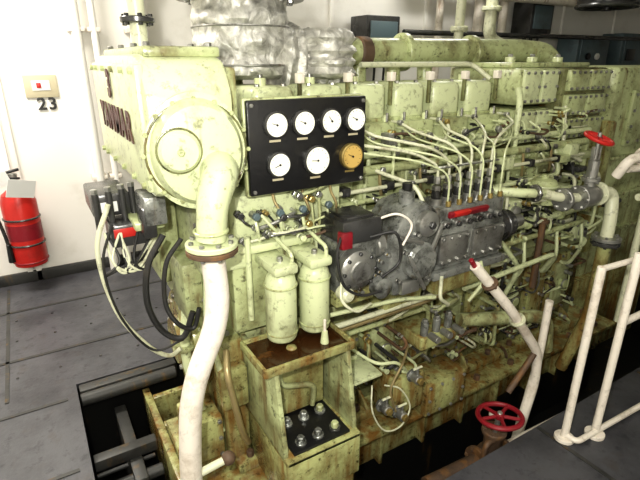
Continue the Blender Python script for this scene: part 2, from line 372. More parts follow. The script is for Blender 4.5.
o.pipe([(.55,1.68,.56),(.52,1.6,.5),(.56,1.58,.2),(.6,1.62,.1)],.014,COPPER,.06);o.flange((.42,1.86,.52),(0,0,1),.045,.015,GREEN,4,br=.006)
o.bx(.36,.52,1.70,1.9,.0,.22,GREENLO,.015);o.rectbolts(.38,.5,.02,.2,1.70,2,3,.01,STEEL)
o.done()
o=O('cylinder_heads',ENG)
o.bx(.64,3.05,1.86,2.3,1.22,1.30,SHADEGRIME,.008)
for i,c in enumerate(CX):
    o.bx(c-.112,c+.112,1.80,2.3,1.24,1.43,GREEN,.015)
    o.bx(c-.10,c+.10,1.86,2.18,1.42,1.60,GREENHI,.035,3)
    o.bx(c-.107,c+.107,1.85,2.2,1.42,1.445,GREEN,.006)
    o.cyl((c,2.0,1.59),(c,2.0,1.63),.025,GREENHI);o.cyl((c,2.0,1.62),(c,2.0,1.645),.012,STEEL)
    for dx in (-.06,.06):o.bolt((c+dx,1.90,1.595),(0,0,1),.011,STEEL,.015)
    x=c+.122
    o.bx(x-.007,x+.007,1.86,1.88,1.50,1.62,SHADEGRIME,.003);o.bx(x-.015,x+.015,1.85,1.885,1.61,1.65,WHITEP,.003)
    for dx in (-.07,.07):
        o.bolt((c+dx,1.83,1.43),(0,0,1),.014,GREENHI,.03);o.cyl((c+dx,1.82,1.43),(c+dx,1.82,1.47),.007,STEEL)
    o.cyl((c+.02,1.81,1.36),(c+.02,1.74,1.36),.022,GREEN);o.bolt((c+.02,1.74,1.36),(0,-1,0),.02,STEEL,.02)
    o.cyl((c-.06,1.8,1.32),(c-.06,1.76,1.32),.018,GREENHI);o.cyl((c-.06,1.78,1.2),(c-.06,1.78,1.33),.012,GREENHI)
    o.fitting((c-.02,1.80,1.28),(0,-1,0),.014,STEEL,BRASS);o.fitting((c+.06,1.80,1.30),(0,-1,0),.012,STEEL,GREENHI)
o.done()
o=O('side_piping',ENG)
o.pipe([(1.1,1.74,1.30),(3.0,1.74,1.30)],.016,GREENHI)
o.pipe([(1.1,1.72,1.235),(2.95,1.72,1.235)],.022,GREEN)
o.pipe([(1.15,1.70,1.04),(2.7,1.70,1.06),(2.7,1.75,1.2)],.014,GREENHI)
o.pipe([(1.1,1.69,1.155),(2.9,1.69,1.165)],.010,CREAM)
o.pipe([(.7,1.70,1.10),(1.5,1.70,1.10)],.012,GREEN)
for c in CX2[:-1]:
    o.pipe([(c-.04,1.72,1.235),(c-.04,1.71,1.16),(c-.01,1.73,1.08)],.008,COPPER,.02,8)
    o.pipe([(c+.06,1.74,1.3),(c+.06,1.70,1.34),(c+.03,1.76,1.38)],.007,GREENHI,.02,8)
    o.bolt((c-.04,1.7,1.235),(0,-1,0),.015,STEEL);o.bolt((c+.06,1.725,1.3),(0,-1,0),.013,STEEL)
    o.cyl((c+.09,1.75,.68),(c+.09,1.75,.98),.012,GREENHI,seg=10)
    o.cyl((c-.09,1.76,1.03),(c-.09,1.76,1.23),.010,GREENHI,seg=10)
    o.bx(c-.02,c+.02,1.675,1.73,1.14,1.18,DARKST,.004);o.fitting((c+.02,1.70,1.05),(0,-1,0),.013,STEEL,BRASS)
o.pipe([(.92,1.52,.62),(1.56,1.50,.64),(1.64,1.48,.70),(1.64,1.48,.9)],.013,CREAM,.06)
o.pipe([(.92,1.55,.575),(1.58,1.53,.60),(1.69,1.50,.66),(1.70,1.5,.85)],.013,COPPER,.06)
o.pipe([(.95,1.5,.70),(1.3,1.46,.70),(1.5,1.45,.66)],.010,GREENHI,.06)
o.pipe([(1.0,1.6,.50),(1.0,1.6,.38),(1.18,1.6,.36),(1.2,1.7,.3)],.013,GREENHI,.05)
o.pipe([(1.1,1.58,.52),(1.6,1.58,.52),(1.62,1.6,.2)],.012,GREEN,.05)
o.pipe([(1.9,1.55,.95),(2.25,1.55,.6),(2.25,1.66,.3)],.014,GREENHI,.08)
o.pipe([(1.75,1.5,.62),(2.5,1.5,.66),(2.55,1.6,.5)],.014,GREENHI,.08)
o.pipe([(1.95,1.62,.82),(3.0,1.62,.85)],.02,GREENHI,.05)
o.pipe([(1.95,1.6,.74),(2.9,1.6,.76),(2.9,1.72,.76)],.016,GREEN,.05)
o.pipe([(1.8,1.55,.40),(2.35,1.4,.34),(2.4,1.4,.1)],.038,GREEN,.1)
for x in (2.05,2.35,2.65,2.9):
    o.flange((x,1.62,.82+(x-1.95)*.03),(1,0,0),.036,.016,GREEN,4,br=.006)
    o.pipe([(x+.05,1.62,.83),(x+.05,1.58,.95),(x+.12,1.64,1.05),(x+.12,1.72,1.05)],.010,CREAM,.05)
    o.pipe([(x-.03,1.6,.75),(x-.05,1.56,.60),(x-.02,1.64,.45),(x-.02,1.72,.45)],.011,GREENHI,.05)
o.cyl((2.44,1.58,.42),(2.44,1.58,.86),.02,RUST);o.flange((2.44,1.58,.84),(0,0,1),.035,.015,RUST,4,br=.006)
for X0,z0 in ((2.15,.86),(2.62,.88),(2.85,.62)):
    o.bx(X0,X0+.14,1.62,1.78,z0,z0+.12,GREENHI,.012);o.rectbolts(X0+.015,X0+.125,z0+.015,z0+.105,1.62,3,2,.008,STEEL)
    o.lathe([(0,.035),(.02,.035),(.03,.02)],(X0+.07,1.62,z0+.06),(0,-1,0),STEEL,18)
o.lathe([(0,.05),(.01,.075),(.12,.075),(.14,.06),(.15,.02),(.17,.018)],(2.42,1.60,.94),(0,0,1),GREEN,24)
o.torus((2.42,1.6,1.05),(0,0,1),.077,.006,GREENHI)
MS=[GREENHI,CREAM,GREEN,STEEL,GREENHI,DARKST,RUST]
def clutter(n,xr,zr,yb,yr,rr,ms=MS):
    for k in range(n):
        x=R(*xr);z=R(*zr);l=R(.05,.26);y=R(*yr)
        d=random.choice([(l,0,0),(0,0,-l),(l*.5,0,-l*.6),(l*.8,0,l*.2)])
        p=[(x,yb,z),(x,y,z),(x+d[0]*.5+R(-.02,.02),y-R(0,.03),z+d[2]*.5+R(-.02,.02)),(x+d[0],y,z+d[2]),(x+d[0],yb,z+d[2])]
        o.pipe(p,R(*rr),random.choice(ms),.03,8)
        o.fitting((x,y+.03,z),(0,-1,0),R(.010,.017),random.choice([STEEL,GREENHI,BRASS,DARKST]),random.choice([STEEL,GREENHI]))
clutter(75,(1.15,3.0),(.70,1.22),1.8,(1.66,1.75),(.004,.010))
clutter(36,(1.95,3.0),(.60,1.0),1.74,(1.56,1.66),(.006,.012))
clutter(56,(.98,3.0),(.02,.56),1.74,(1.6,1.68),(.004,.010))
clutter(16,(1.2,2.2),(.2,.55),1.7,(1.48,1.6),(.006,.012))
clutter(22,(.62,1.0),(1.02,1.22),1.66,(1.58,1.63),(.004,.008))
clutter(30,(1.25,3.0),(1.26,1.42),1.82,(1.7,1.78),(.004,.008))
for k in range(18):
    x=R(1.95,3.0);z=R(.62,1.18);o.bx(x,x+R(.04,.09),1.66,1.8,z,z+R(.03,.08),random.choice([GREENHI,GREEN,DARKST]),.006)
o.done()
o=O('fuel_injection_pipes',ENG)
for i in range(6):
    px=1.52+i*.068;tx=CX[i]+.10
    for k,(dx,dz,r,mm) in enumerate(((0,0,.0065,CREAM),(.025,-.03,.0045,GREENHI))):
        y0=1.52-.05*k
        o.pipe([(px+dx,y0,1.19-.08*k),(px+dx,y0,1.27+.014*i+dz),(px+(tx-px)*.25,y0+.03,1.335+.009*i+dz),(tx+.03*(1 if tx<px else -1),1.68,1.395+dz),(tx+dx,1.76,1.43+dz),(tx+dx,1.82,1.43+dz)],r,mm,.07,10)
    o.bolt((px,1.52,1.19),(0,0,1),.016,STEEL,.03);o.bolt((tx,1.765,1.43),(0,-1,0),.014,STEEL,.02)
o.bx(1.5,1.9,1.505,1.535,1.255,1.262,STEEL,.002);o.bx(1.35,1.38,1.66,1.72,1.35,1.40,STEEL,.003)
o.done()
o=O('aft_cooler_assembly',ENG)
o.bx(2.38,2.72,1.84,2.35,1.24,1.44,GREEN,.02);o.bx(2.38,2.72,1.82,2.35,1.46,1.66,GREEN,.02)
o.bx(2.74,3.2,1.80,2.4,1.22,1.66,SHADEGRIME,.02)
for z0,z1 in ((1.25,1.43),(1.47,1.65)):
    o.bx(2.40,2.54,1.80,1.83,z0,z1,GREENHI,.008);o.bx(2.56,2.70,1.80,1.83,z0,z1,GREENHI,.008)
    o.rectbolts(2.415,2.525,z0+.015,z1-.015,1.80,3,3,.009,STEEL);o.rectbolts(2.575,2.685,z0+.015,z1-.015,1.80,3,3,.009,STEEL)
for i in range(3):
    z=1.25+i*.14
    o.bx(2.77,2.96,1.77,1.81,z,z+.12,GREEN,.01);o.bx(2.98,3.18,1.77,1.81,z,z+.12,GREEN,.01)
    o.rectbolts(2.785,2.945,z+.015,z+.105,1.77,4,2,.009,STEEL);o.rectbolts(2.995,3.165,z+.015,z+.105,1.77,4,2,.009,STEEL)
o.bx(2.40,3.15,1.9,2.3,1.66,1.69,GREEN,.01)
for x in (2.5,2.7,2.95):o.cyl((x,2.0,1.69),(x,2.0,1.72),.03,GREENHI);o.bolt((x,2.0,1.72),(0,0,1),.015,STEEL)
o.bx(2.2,3.1,1.72,1.82,1.12,1.17,GREEN,.01)
o.pipe([(2.35,1.8,1.55),(2.3,1.74,1.5),(2.3,1.74,1.2)],.018,GREENHI,.05);o.pipe([(2.74,1.76,1.45),(2.73,1.72,1.2),(2.9,1.7,1.12)],.012,CREAM,.05)
o.done()
o=O('exhaust_manifold',ENG)
o.pipe([(1.42,2.32,1.74),(3.0,2.32,1.76),(3.22,2.25,1.74),(3.3,2.2,1.45)],.075,GREEN,.15,24)
for x in (1.46,1.95,2.5):o.flange((x,2.32,1.745),(1,0,0),.105,.035,GREEN if x>1.5 else RUST,8)
for c in CX:o.pipe([(c,2.32,1.72),(c,2.3,1.5),(c,2.2,1.38)],.045,GREEN,.08,14)
o.cyl((1.62,2.32,1.74),(1.70,2.32,1.74),.085,RUST)
o.pipe([(1.5,2.1,1.68),(2.3,2.1,1.68),(2.35,2.0,1.6)],.014,CREAM,.05);o.done()
o=O('exhaust_duct',ENG)
o.lathe([(0,.18)]+[(.02+i*.015,.215+.008*math.sin(i*.9)) for i in range(23)]+[(.36,.19)],(.93,2.25,1.62),(0,0,1),FOIL,110,jit=.016)
o.lathe([(0,.12)]+[(.01+i*.014,.15+.01*math.sin(i*1.3)+(.02 if i<8 else 0)) for i in range(26)]+[(.37,.11)],(1.05,2.2,1.70),(1,0,-.10),FOIL,96,jit=.018)
o.lathe([(0,.12)]+[(.01+i*.014,.14+.01*math.sin(i*1.7)) for i in range(15)]+[(.22,.11)],(1.30,2.12,1.62),(0,0,1),FOIL,80,jit=.016)
o.torus((.93,2.25,1.68),(0,0,1),.224,.005,STEEL);o.torus((.93,2.25,1.84),(0,0,1),.224,.004,STEEL)
o.flange((.93,2.25,1.965),(0,0,1),.29,.022,STEEL,14,STEEL,.014);o.flange((.93,2.25,1.995),(0,0,1),.29,.022,GREENHI,14,STEEL,.014)
o.cyl((.93,2.25,2.0),(.93,2.25,ZC-.01),.2,FOIL,seg=40)
o.done()

# ------------------------------------------------------------------ charge air cooler housing
h=O('charge_air_cooler')
h.prism([(1.60,1.28),(1.60,1.60),(1.66,1.70),(1.74,1.72),(2.55,1.72),(2.62,1.66),(2.62,1.26),(2.2,1.26),(1.65,1.26)],(0,1,0),(0,0,1),(.33,0,0),(.29,0,0),GREENHI,.02)
h.bx(.315,.345,1.64,2.6,1.28,1.69,GREENHI,.008)
for y in (1.68,1.85,2.05,2.25,2.45,2.57):
    h.bolt((.315,y,1.30),(-1,0,0),.012,GREEN);h.bolt((.315,y,1.67),(-1,0,0),.012,GREEN)
h.bx(.36,.62,1.70,2.5,1.71,1.745,GREEN,.01)
for y in (1.75,1.95,2.2,2.45):
    for x in (.385,.595):h.bolt((x,y,1.745),(0,0,1),.013,STEEL)
cc=Vector((.475,1.60,1.415));ax=Vector((-.10,-1,0)).normalized()
h.lathe([(-.03,.16),(.0,.16),(.002,.182),(.028,.182),(.03,.165),(.05,.160),(.075,.145),(.085,.11),(.088,.02)],cc,ax,GREENHI,48,scale=(.92,1.06))
h.torus(cc+ax*.029,ax,.166,.004,SHADEGRIME)
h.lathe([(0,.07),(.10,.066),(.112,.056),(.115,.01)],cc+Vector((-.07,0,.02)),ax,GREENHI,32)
h.torus(cc+Vector((-.07,0,.02))+ax*.098,ax,.062,.003,SHADEGRIME);h.torus(cc+Vector((-.07,0,.02))+ax*.088,ax,.07,.003,SHADEGRIME);h.bolt(cc+Vector((-.07,0,.02))+ax*.113,ax,.012,GREEN)
h.bolts(cc+ax*.028,ax,.172,16,.008,GREEN,.012)
h.bx(.61,.66,1.66,2.3,1.30,1.68,GREEN,.015)
h.pipe([(.53,1.56,1.36),(.51,1.47,1.36),(.46,1.42,1.29),(.445,1.42,1.16)],(.066,.048),GREENHI,.09,24)
h.torus((.446,1.42,1.19),(0,0,1),.052,.006,GREEN);h.torus((.525,1.535,1.362),(.2,-1,0),.066,.008,GREENHI)
h.bx(.36,.6,1.75,2.35,1.255,1.275,GREEN,.006)
cool=h.done()
text('YANMAR','lettering',(.311,2.12,1.475),(90,0,-90),.145,TEXTR,cool,bold=.004,sp=1.22)
text('3','number_mark',(.309,2.14,1.61),(90,0,-90),.14,TEXTR,cool,bold=.006)

o=O('breather_valve')
o.cyl((.42,2.0,1.746),(.42,2.0,1.83),.03,CREAM);o.flange((.42,2.0,1.84),(0,0,1),.06,.02,DARKST,6);o.cyl((.42,2.0,1.85),(.42,2.0,1.98),.03,CREAM)
o.flange((.42,2.0,1.99),(0,0,1),.055,.02,DARKST,6);o.lathe([(0,.04),(.05,.055),(.1,.05),(.15,.02)],(.42,2.0,2.0),(0,0,1),CREAM)
o.done()

o=O('cooling_water_pipe')
o.flange((.445,1.42,1.145),(0,0,1),.084,.018,GREENHI,8,STEEL);o.flange((.445,1.42,1.125),(0,0,1),.084,.018,RUST,8,STEEL)
o.pipe([(.445,1.42,1.12),(.455,1.42,.88),(.325,1.42,.62),(.29,1.42,.25),(.29,1.42,-.7)],.040,WHITEP,.16,22)
o.flange((.29,1.42,.13),(0,0,1),.08,.03,WHITEP,8)
o.pipe([(.29,1.42,.20),(.05,1.44,.17)],.018,WHITEP);o.pipe([(.29,1.42,.24),(.44,1.42,.26)],.016,CREAM);o.sph((.44,1.42,.26),.028,RUST)
o.done()

# ------------------------------------------------------------------ gauge panel
g=O('gauge_panel')
g.bx(.655,1.157,1.575,1.60,1.235,1.572,BLACK,.006)
g.bx(.648,1.164,1.595,1.62,1.228,1.579,GREEN,.006)
for x in (.67,1.14):
    for z in (1.25,1.555):g.bolt((x,1.575,z),(0,-1,0),.008,STEEL)
G=[(.758,1.487,.042,1),(.870,1.487,.042,1),(.986,1.487,.042,1),(1.098,1.487,.042,1),(.765,1.345,.042,1),(.925,1.345,.052,1),(1.085,1.345,.045,0)]
for x,z,r,w in G:
    g.lathe([(0,r+.006),(.02,r+.006),(.025,r+.002),(.025,r-.001),(.018,r-.002)],(x,1.577,z),(0,-1,0),DARKST if w else BRASS,32)
    g.cyl((x,1.565,z),(x,1.5535,z),r-.001,DIAL if w else DIALY,seg=32,bev=.0005)
    for k in range(11):
        t=math.radians(-225+27*k);c_,s_=math.cos(t),math.sin(t)
        g.box((x+c_*r*.8,1.553,z-s_*r*.8),(.0014,.001,r*.11),BLACK,0,(0,math.degrees(t)+90,0))
    t=math.radians(R(120,200));g.cyl((x,1.551,z),(x+math.cos(t)*r*.55,1.551,z+math.sin(t)*r*.55),.0012,BLACK,seg=6)
    g.cyl((x,1.554,z),(x,1.549,z),.004,BLACK,seg=10)
    g.box((x,1.5748,z-r-.016),(.045,.001,.008),BEIGE if w else BRASS,0)
g.done()

o=O('filter_bracket',ENG)
o.bx(.62,1.1,1.66,1.82,1.03,1.22,GREENHI,.015);o.bx(.60,.98,1.60,1.80,1.0,1.035,GREENHI,.008)
for x in (.72,1.08):o.bx(x-.015,x+.015,1.63,1.86,1.22,1.28,GREEN,.004)
for x in (.77,.9,1.03):o.hose([(x,1.64,1.26),(x,1.63,1.2),(x+.02,1.62,1.12),(x-.02,1.7,1.0)],.006,COPPER)
for x in (.68,.78,.88,1.0):
    o.cyl((x,1.64,1.15),(x,1.60,1.15),.014,GREENHI if x>.7 else STEEL);o.bolt((x,1.60,1.15),(0,-1,0),.016,BLUEG,.015)
    o.pipe([(x,1.62,1.15),(x,1.59,1.10),(x+.02,1.62,1.04)],.007,GREENHI,.03,8)
o.cyl((.64,1.6,1.08),(.64,1.6,.72),.012,GREENHI)
for x in (.725,.875):
    o.bx(x-.05,x+.05,1.44,1.66,.955,.995,GREENHI,.012);o.bolt((x,1.5,.995),(0,0,1),.012,STEEL,.018)
    o.pipe([(x+.03,1.46,.99),(x+.03,1.46,1.03),(x+.03,1.62,1.06)],.008,GREENHI,.02,8)
o.bx(.58,1.0,1.62,1.80,.66,1.0,GREEN,.01);o.done()
for i,x in enumerate((.725,.875)):
    f=O('oil_filter',ENG)
    f.lathe([(0,.035),(.01,.055),(.02,.061),(.25,.061),(.275,.055),(.295,.04),(.30,.03)],(x,1.50,.66),(0,0,1),GREENHI,28)
    f.torus((x,1.5,.90),(0,0,1),.062,.004,GREEN);f.torus((x,1.5,.70),(0,0,1),.062,.003,GREEN)
    f.bx(x-.02,x+.02,1.53,1.62,.72,.76,GREEN,.006)
    f.done()
t=O('drip_tray',ENG)
t.bx(.58,.97,1.35,1.58,.615,.625,GREENLO,.002)
t.bx(.58,.97,1.345,1.36,.615,.650,GREENLO,.003);t.bx(.58,.97,1.57,1.585,.615,.650,GREENLO,.003)
t.bx(.575,.59,1.35,1.58,.615,.650,GREENLO,.003);t.bx(.96,.975,1.35,1.58,.615,.650,GREENLO,.003)
t.bx(.59,.96,1.36,1.57,.625,.635,OIL,0)
t.cyl((.875,1.42,.635),(.875,1.42,.69),.018,GREENHI,r2=.012);t.cyl((.875,1.42,.68),(.875,1.42,.74),.006,WHITEP);t.sph((.74,1.45,.64),.022,GREENLO,(1,1,.5))
t.prism([(1.36,.615),(1.72,.615),(1.72,.25),(1.30,.25),(1.30,.30)],(0,1,0),(0,0,1),(.62,0,0),(.02,0,0),GREEN,.004)
t.prism([(1.36,.615),(1.72,.615),(1.72,.25),(1.30,.25),(1.30,.30)],(0,1,0),(0,0,1),(.94,0,0),(.02,0,0),GREEN,.004)
t.bx(.62,.96,1.27,1.72,.24,.262,GREENLO,.004);t.bx(.66,.92,1.29,1.52,.262,.275,BLACK,.003)
for x in (.71,.79,.87):
    for y in (1.33,1.45):t.cyl((x,y,.275),(x,y,.285),.024,PUMPG);t.bolt((x,y,.285),(0,0,1),.016,PUMPG if x<.8 else GREEN,.024)
t.bx(.62,.96,1.27,1.29,.05,.26,GREENLO,.006);t.bx(.64,.94,1.28,1.72,-.05,.24,GREENLO,.006)
t.bx(.66,.92,1.50,1.53,.28,.58,GREENLO,.006);t.pipe([(.7,1.5,.6),(.7,1.48,.45),(.85,1.46,.42),(.85,1.48,.3)],.012,GREEN,.04)
t.done()

# ------------------------------------------------------------------ fuel injection pump
o=O('fuel_injection_pump',ENG)
o.bx(1.46,1.92,1.46,1.66,1.00,1.09,PUMPG,.012)
o.bx(1.47,1.91,1.44,1.64,.80,1.00,PUMPG,.015);o.bx(1.45,1.93,1.42,1.66,.76,.80,PUMPG,.008)
o.bx(1.50,1.88,1.45,1.64,.66,.76,GREENLO,.02)
o.bx(1.48,1.66,1.425,1.445,.83,.97,STEEL,.008);o.rectbolts(1.495,1.645,.845,.955,1.425,4,2,.009,STEEL)
o.bx(1.69,1.90,1.425,1.445,.83,.97,STEEL,.008);o.rectbolts(1.705,1.885,.845,.955,1.425,4,2,.009,STEEL)
o.box((1.67,1.455,1.052),(.25,.02,.028),REDD,.004,(20,0,0));o.box((1.62,1.448,1.055),(.10,.02,.022),RED,.004,(20,0,0))
for i in range(6):
    x=1.52+i*.068
    o.cyl((x,1.52,1.08),(x,1.52,1.12),.029,STEEL);o.cyl((x,1.52,1.12),(x,1.52,1.16),.022,DARKST);o.bolt((x,1.52,1.155),(0,0,1),.022,STEEL,.025)
    o.cyl((x,1.46,1.015),(x,1.435,1.015),.016,STEEL);o.bolt((x,1.435,1.015),(0,-1,0),.013,DARKST)
    o.cyl((x+.03,1.47,1.09),(x+.03,1.47,1.115),.012,BRASS)
o.cyl((1.92,1.55,.90),(1.96,1.55,.90),.085,STEEL,seg=28);o.cyl((1.96,1.55,.90),(2.08,1.55,.90),.075,DARKST,seg=28);o.torus((2.02,1.55,.90),(1,0,0),.077,.008,DARKST)
o.cyl((2.08,1.55,.90),(2.18,1.55,.90),.035,STEEL);o.bolts((2.08,1.55,.90),(1,0,0),.055,6,.01,STEEL)
o.bx(1.5,1.9,1.6,1.76,.62,.80,GREENLO,.01)
o.pipe([(1.46,1.47,1.06),(1.40,1.45,1.10),(1.38,1.5,1.2),(1.3,1.68,1.24)],.009,CREAM,.05)
o.pipe([(1.50,1.42,.78),(1.48,1.40,.68),(1.56,1.42,.62)],.009,CREAM,.03);o.pipe([(1.75,1.42,.80),(1.76,1.39,.70),(1.70,1.42,.6)],.009,GREENHI,.03);o.done()
o=O('engine_governor',ENG)
o.prism([(1.22,.74),(1.44,.74),(1.46,.95),(1.45,1.10),(1.38,1.15),(1.28,1.13),(1.20,1.02),(1.18,.85)],(1,0,0),(0,0,1),(0,1.42,0),(0,.22,0),PUMPG,.025)
o.lathe([(0,.085),(.03,.085),(.045,.07),(.05,.02)],(1.34,1.42,.90),(0,-1,0),PUMPG,28);o.bolts((1.34,1.395,.90),(0,-1,0),.072,6,.009,STEEL)
o.lathe([(0,.055),(.03,.055),(.04,.04)],(1.37,1.42,1.06),(0,-1,0),STEEL,24);o.bolt((1.37,1.38,1.06),(0,-1,0),.016,DARKST)
o.cyl((1.33,1.5,1.13),(1.33,1.5,1.19),.035,PUMPG);o.cyl((1.33,1.5,1.19),(1.33,1.5,1.22),.022,BLACK)
o.box((1.40,1.38,.98),(.02,.012,.16),STEEL,.004,(0,25,0));o.box((1.27,1.385,1.01),(.14,.012,.02),STEEL,.004,(0,20,0))
o.box((1.30,1.37,.86),(.018,.012,.2),STEEL,.004,(0,-30,0));o.bx(1.24,1.34,1.39,1.42,.76,.82,STEEL,.006)
for k in range(12):o.fitting((R(1.22,1.43),1.42,R(.77,1.08)),(0,-1,0),.011,STEEL,DARKST)
o.bx(1.24,1.46,1.5,1.76,.62,.78,GREENLO,.01);o.done()
o=O('fuel_feed_pump',ENG)
o.bx(.97,1.16,1.44,1.62,1.02,1.12,DARKST,.012);o.bx(.96,1.01,1.43,1.47,1.01,1.08,REDD,.006);o.bx(1.0,1.13,1.46,1.6,1.115,1.13,DARKST,.004)
o.lathe([(0,.085),(.04,.085),(.05,.075),(.055,.05),(.062,.045)],(1.04,1.47,.91),(0,-1,0),STEEL,32)
o.torus((1.04,1.425,.91),(0,1,0),.062,.006,CREAM);o.bolts((1.04,1.42,.91),(0,-1,0),.075,8,.008,DARKST);o.bx(.96,1.17,1.47,1.68,.80,1.03,PUMPG,.02)
o.lathe([(0,.045),(.04,.045),(.05,.03)],(1.14,1.43,.82),(0,-1,0),PUMPG,24);o.lathe([(0,.03),(.05,.03),(.06,.02)],(.98,1.46,.82),(0,-1,0),CREAM,20)
o.cyl((1.16,1.5,.97),(1.24,1.5,.97),.05,STEEL);o.bx(.98,1.18,1.5,1.78,.72,.82,GREENLO,.01)
o.hose([(.97,1.45,1.07),(.93,1.42,1.0),(.95,1.40,.88),(1.03,1.39,.82),(1.12,1.38,.82)],.006,RUBBER)
o.hose([(1.14,1.46,1.10),(1.20,1.40,1.13),(1.26,1.38,1.08),(1.22,1.38,1.0)],.005,WHITEP)
o.hose([(1.10,1.44,1.04),(1.18,1.38,1.06),(1.20,1.37,.94),(1.12,1.38,.88)],.006,RUBBER)
o.hose([(.97,1.44,.9),(.94,1.40,.82),(1.0,1.38,.76),(1.1,1.42,.75)],.006,CREAM)
for k in range(10):o.fitting((R(.98,1.2),1.45,R(.80,1.0)),(0,-1,0),.010,STEEL,BRASS)
o.done()
o=O('drain_cocks',ENG)
o.bx(1.28,1.48,1.45,1.62,.05,.26,GREENLO,.01);o.bx(1.52,1.80,1.46,1.64,-.06,.14,GREENLO,.01);o.rectbolts(1.54,1.78,-.04,.12,1.46,4,3,.009,STEEL)
for x,z in ((1.2,.18),(1.3,.1),(1.38,.28)):
    o.cyl((x,1.45,z),(x,1.38,z),.024,STEEL);o.bolt((x,1.38,z),(0,-1,0),.018,BRASS,.015);o.cyl((x,1.40,z),(x,1.40,z+.06),.007,STEEL);o.cyl((x-.025,1.40,z+.06),(x+.025,1.40,z+.06),.006,CREAM)
    o.flange((x,1.43,z),(0,1,0),.034,.01,PUMPG,4,br=.005)
o.hose([(1.15,1.45,.3),(1.12,1.4,.2),(1.18,1.38,.08),(1.28,1.38,.06),(1.34,1.39,.14),(1.28,1.4,.26),(1.2,1.42,.3)],.004,CREAM)
o.hose([(1.4,1.5,.4),(1.3,1.42,.38),(1.22,1.4,.28),(1.26,1.4,.14)],.006,COPPER);o.hose([(1.1,1.6,.45),(1.16,1.45,.42),(1.26,1.42,.40),(1.36,1.46,.3)],.008,GREENHI)
o.bx(1.02,1.20,1.44,1.62,.34,.355,GREENHI,.003);o.bx(1.02,1.035,1.44,1.62,.2,.35,GREENHI,.003)
for x in (1.5,1.58,1.66):o.cyl((x,1.5,.42),(x,1.5,.50),.02,PUMPG);o.bolt((x,1.5,.50),(0,0,1),.016,STEEL);o.cyl((x,1.46,.45),(x,1.40,.45),.018,STEEL)
o.bx(1.46,1.7,1.47,1.7,.36,.43,GREENLO,.01)
o.done()

# ------------------------------------------------------------------ switch boxes and hoses at free end
o=O('pressure_switch_box')
o.bx(.16,.30,1.95,2.2,1.13,1.22,DARKST,.01);o.bx(.20,.34,1.85,2.0,1.03,1.12,DARKST,.01);o.bx(.30,.35,1.75,1.85,1.08,1.2,DARKST,.01)
o.box((.22,1.945,1.17),(.06,.004,.04),WHITE,.001);o.box((.25,1.845,1.09),(.08,.006,.035),RED,.001)
for i,x in enumerate((.17,.22,.27,.31)):
    o.cyl((x,1.9+.02*i,1.1),(x,1.9+.02*i,1.24),.012,DARKST);o.bolt((x,1.9+.02*i,1.24),(0,0,1),.014,STEEL)
o.bx(.28,.39,1.8,2.1,1.1,1.13,GREEN,.006);o.bx(.31,.39,1.74,1.9,1.13,1.24,PUMPG,.01)
for k in range(7):
    x=R(.16,.34);o.hose([(x,1.85,1.1),(x+R(-.05,.05),1.8,1.0),(x+R(-.03,.06),1.8,.95),(.36,1.85,R(.98,1.1))],.005,random.choice([RUBBER,CREAM,RUBBER]))
o.done()
o=O('cable_loop')
o.hose([(.20,1.8,1.22),(.14,1.8,1.05),(.17,1.8,.8),(.26,1.8,.62),(.34,1.8,.54),(.39,1.78,.57)],.009,CREAM)
o.hose([(.20,1.78,1.15),(.15,1.78,1.0),(.18,1.78,.78),(.28,1.78,.6),(.40,1.76,.62)],.005,RUBBER);o.done()
o=O('rubber_hose')
o.hose([(.36,1.72,1.1),(.29,1.70,1.0),(.27,1.70,.85),(.31,1.70,.72),(.38,1.68,.68),(.43,1.68,.78)],.012,RUBBER)
o.hose([(.42,1.70,1.08),(.35,1.68,1.0),(.33,1.68,.85),(.36,1.66,.76),(.42,1.66,.72),(.45,1.66,.8)],.009,RUBBER)
o.done()

# ------------------------------------------------------------------ generator beyond the engine
o=O('generator')
o.bx(3.60,6.0,1.95,2.75,.05,1.66,GREEN,.03);o.bx(3.52,3.62,1.9,2.8,.3,1.3,GREENLO,.02)
for z in (.4,.7,1.0):o.bx(3.7,5.8,1.92,1.95,z,z+.03,GREEN,.005)
o.bx(3.52,6.0,1.9,2.6,-.7,.06,GREENLO,.01)
o.bx(3.8,4.4,1.92,1.95,1.1,1.5,GREEN,.01);o.rectbolts(3.83,4.37,1.13,1.47,1.92,5,4,.012,STEEL)
o.done()

# ------------------------------------------------------------------ right hand pipework
o=O('sea_water_valve')
o.pipe([(2.19,1.44,1.07),(2.25,1.40,1.05),(2.4,1.38,1.03)],.024,CREAM,.08,16)
o.flange((2.28,1.39,1.035),(1,-.02,0),.060,.02,STEEL,6);o.flange((2.40,1.38,1.03),(1,0,0),.065,.02,STEEL,6)
o.lathe([(0,.04),(.05,.06),(.11,.06),(.16,.04)],(2.40,1.38,1.03),(1,0,0),STEEL,24);o.flange((2.57,1.38,1.03),(1,0,0),.065,.02,CREAM,6)
o.cyl((2.48,1.38,1.05),(2.48,1.38,1.22),.028,STEEL);o.flange((2.48,1.38,1.12),(0,0,1),.045,.02,STEEL,4)
o.box((2.455,1.38,1.23),(.012,.02,.12),STEEL,.002);o.box((2.505,1.38,1.23),(.012,.02,.12),STEEL,.002)
o.cyl((2.48,1.38,1.2),(2.48,1.38,1.36),.010,STEEL);o.wheel((2.48,1.38,1.33),(.1,-.35,1),.068,.010,RED,REDD)
o.pipe([(2.57,1.38,1.03),(2.68,1.36,1.03),(2.66,1.33,.9),(2.64,1.32,.76)],.034,CREAM,.08,18)
o.flange((2.64,1.32,.78),(0,0,1),.075,.022,STEEL,6);o.flange((2.64,1.32,.755),(0,0,1),.075,.022,DARKST,6)
o.pipe([(2.64,1.32,.75),(2.64,1.32,.3),(2.6,1.4,-.1)],.036,GREENLO,.08,18)
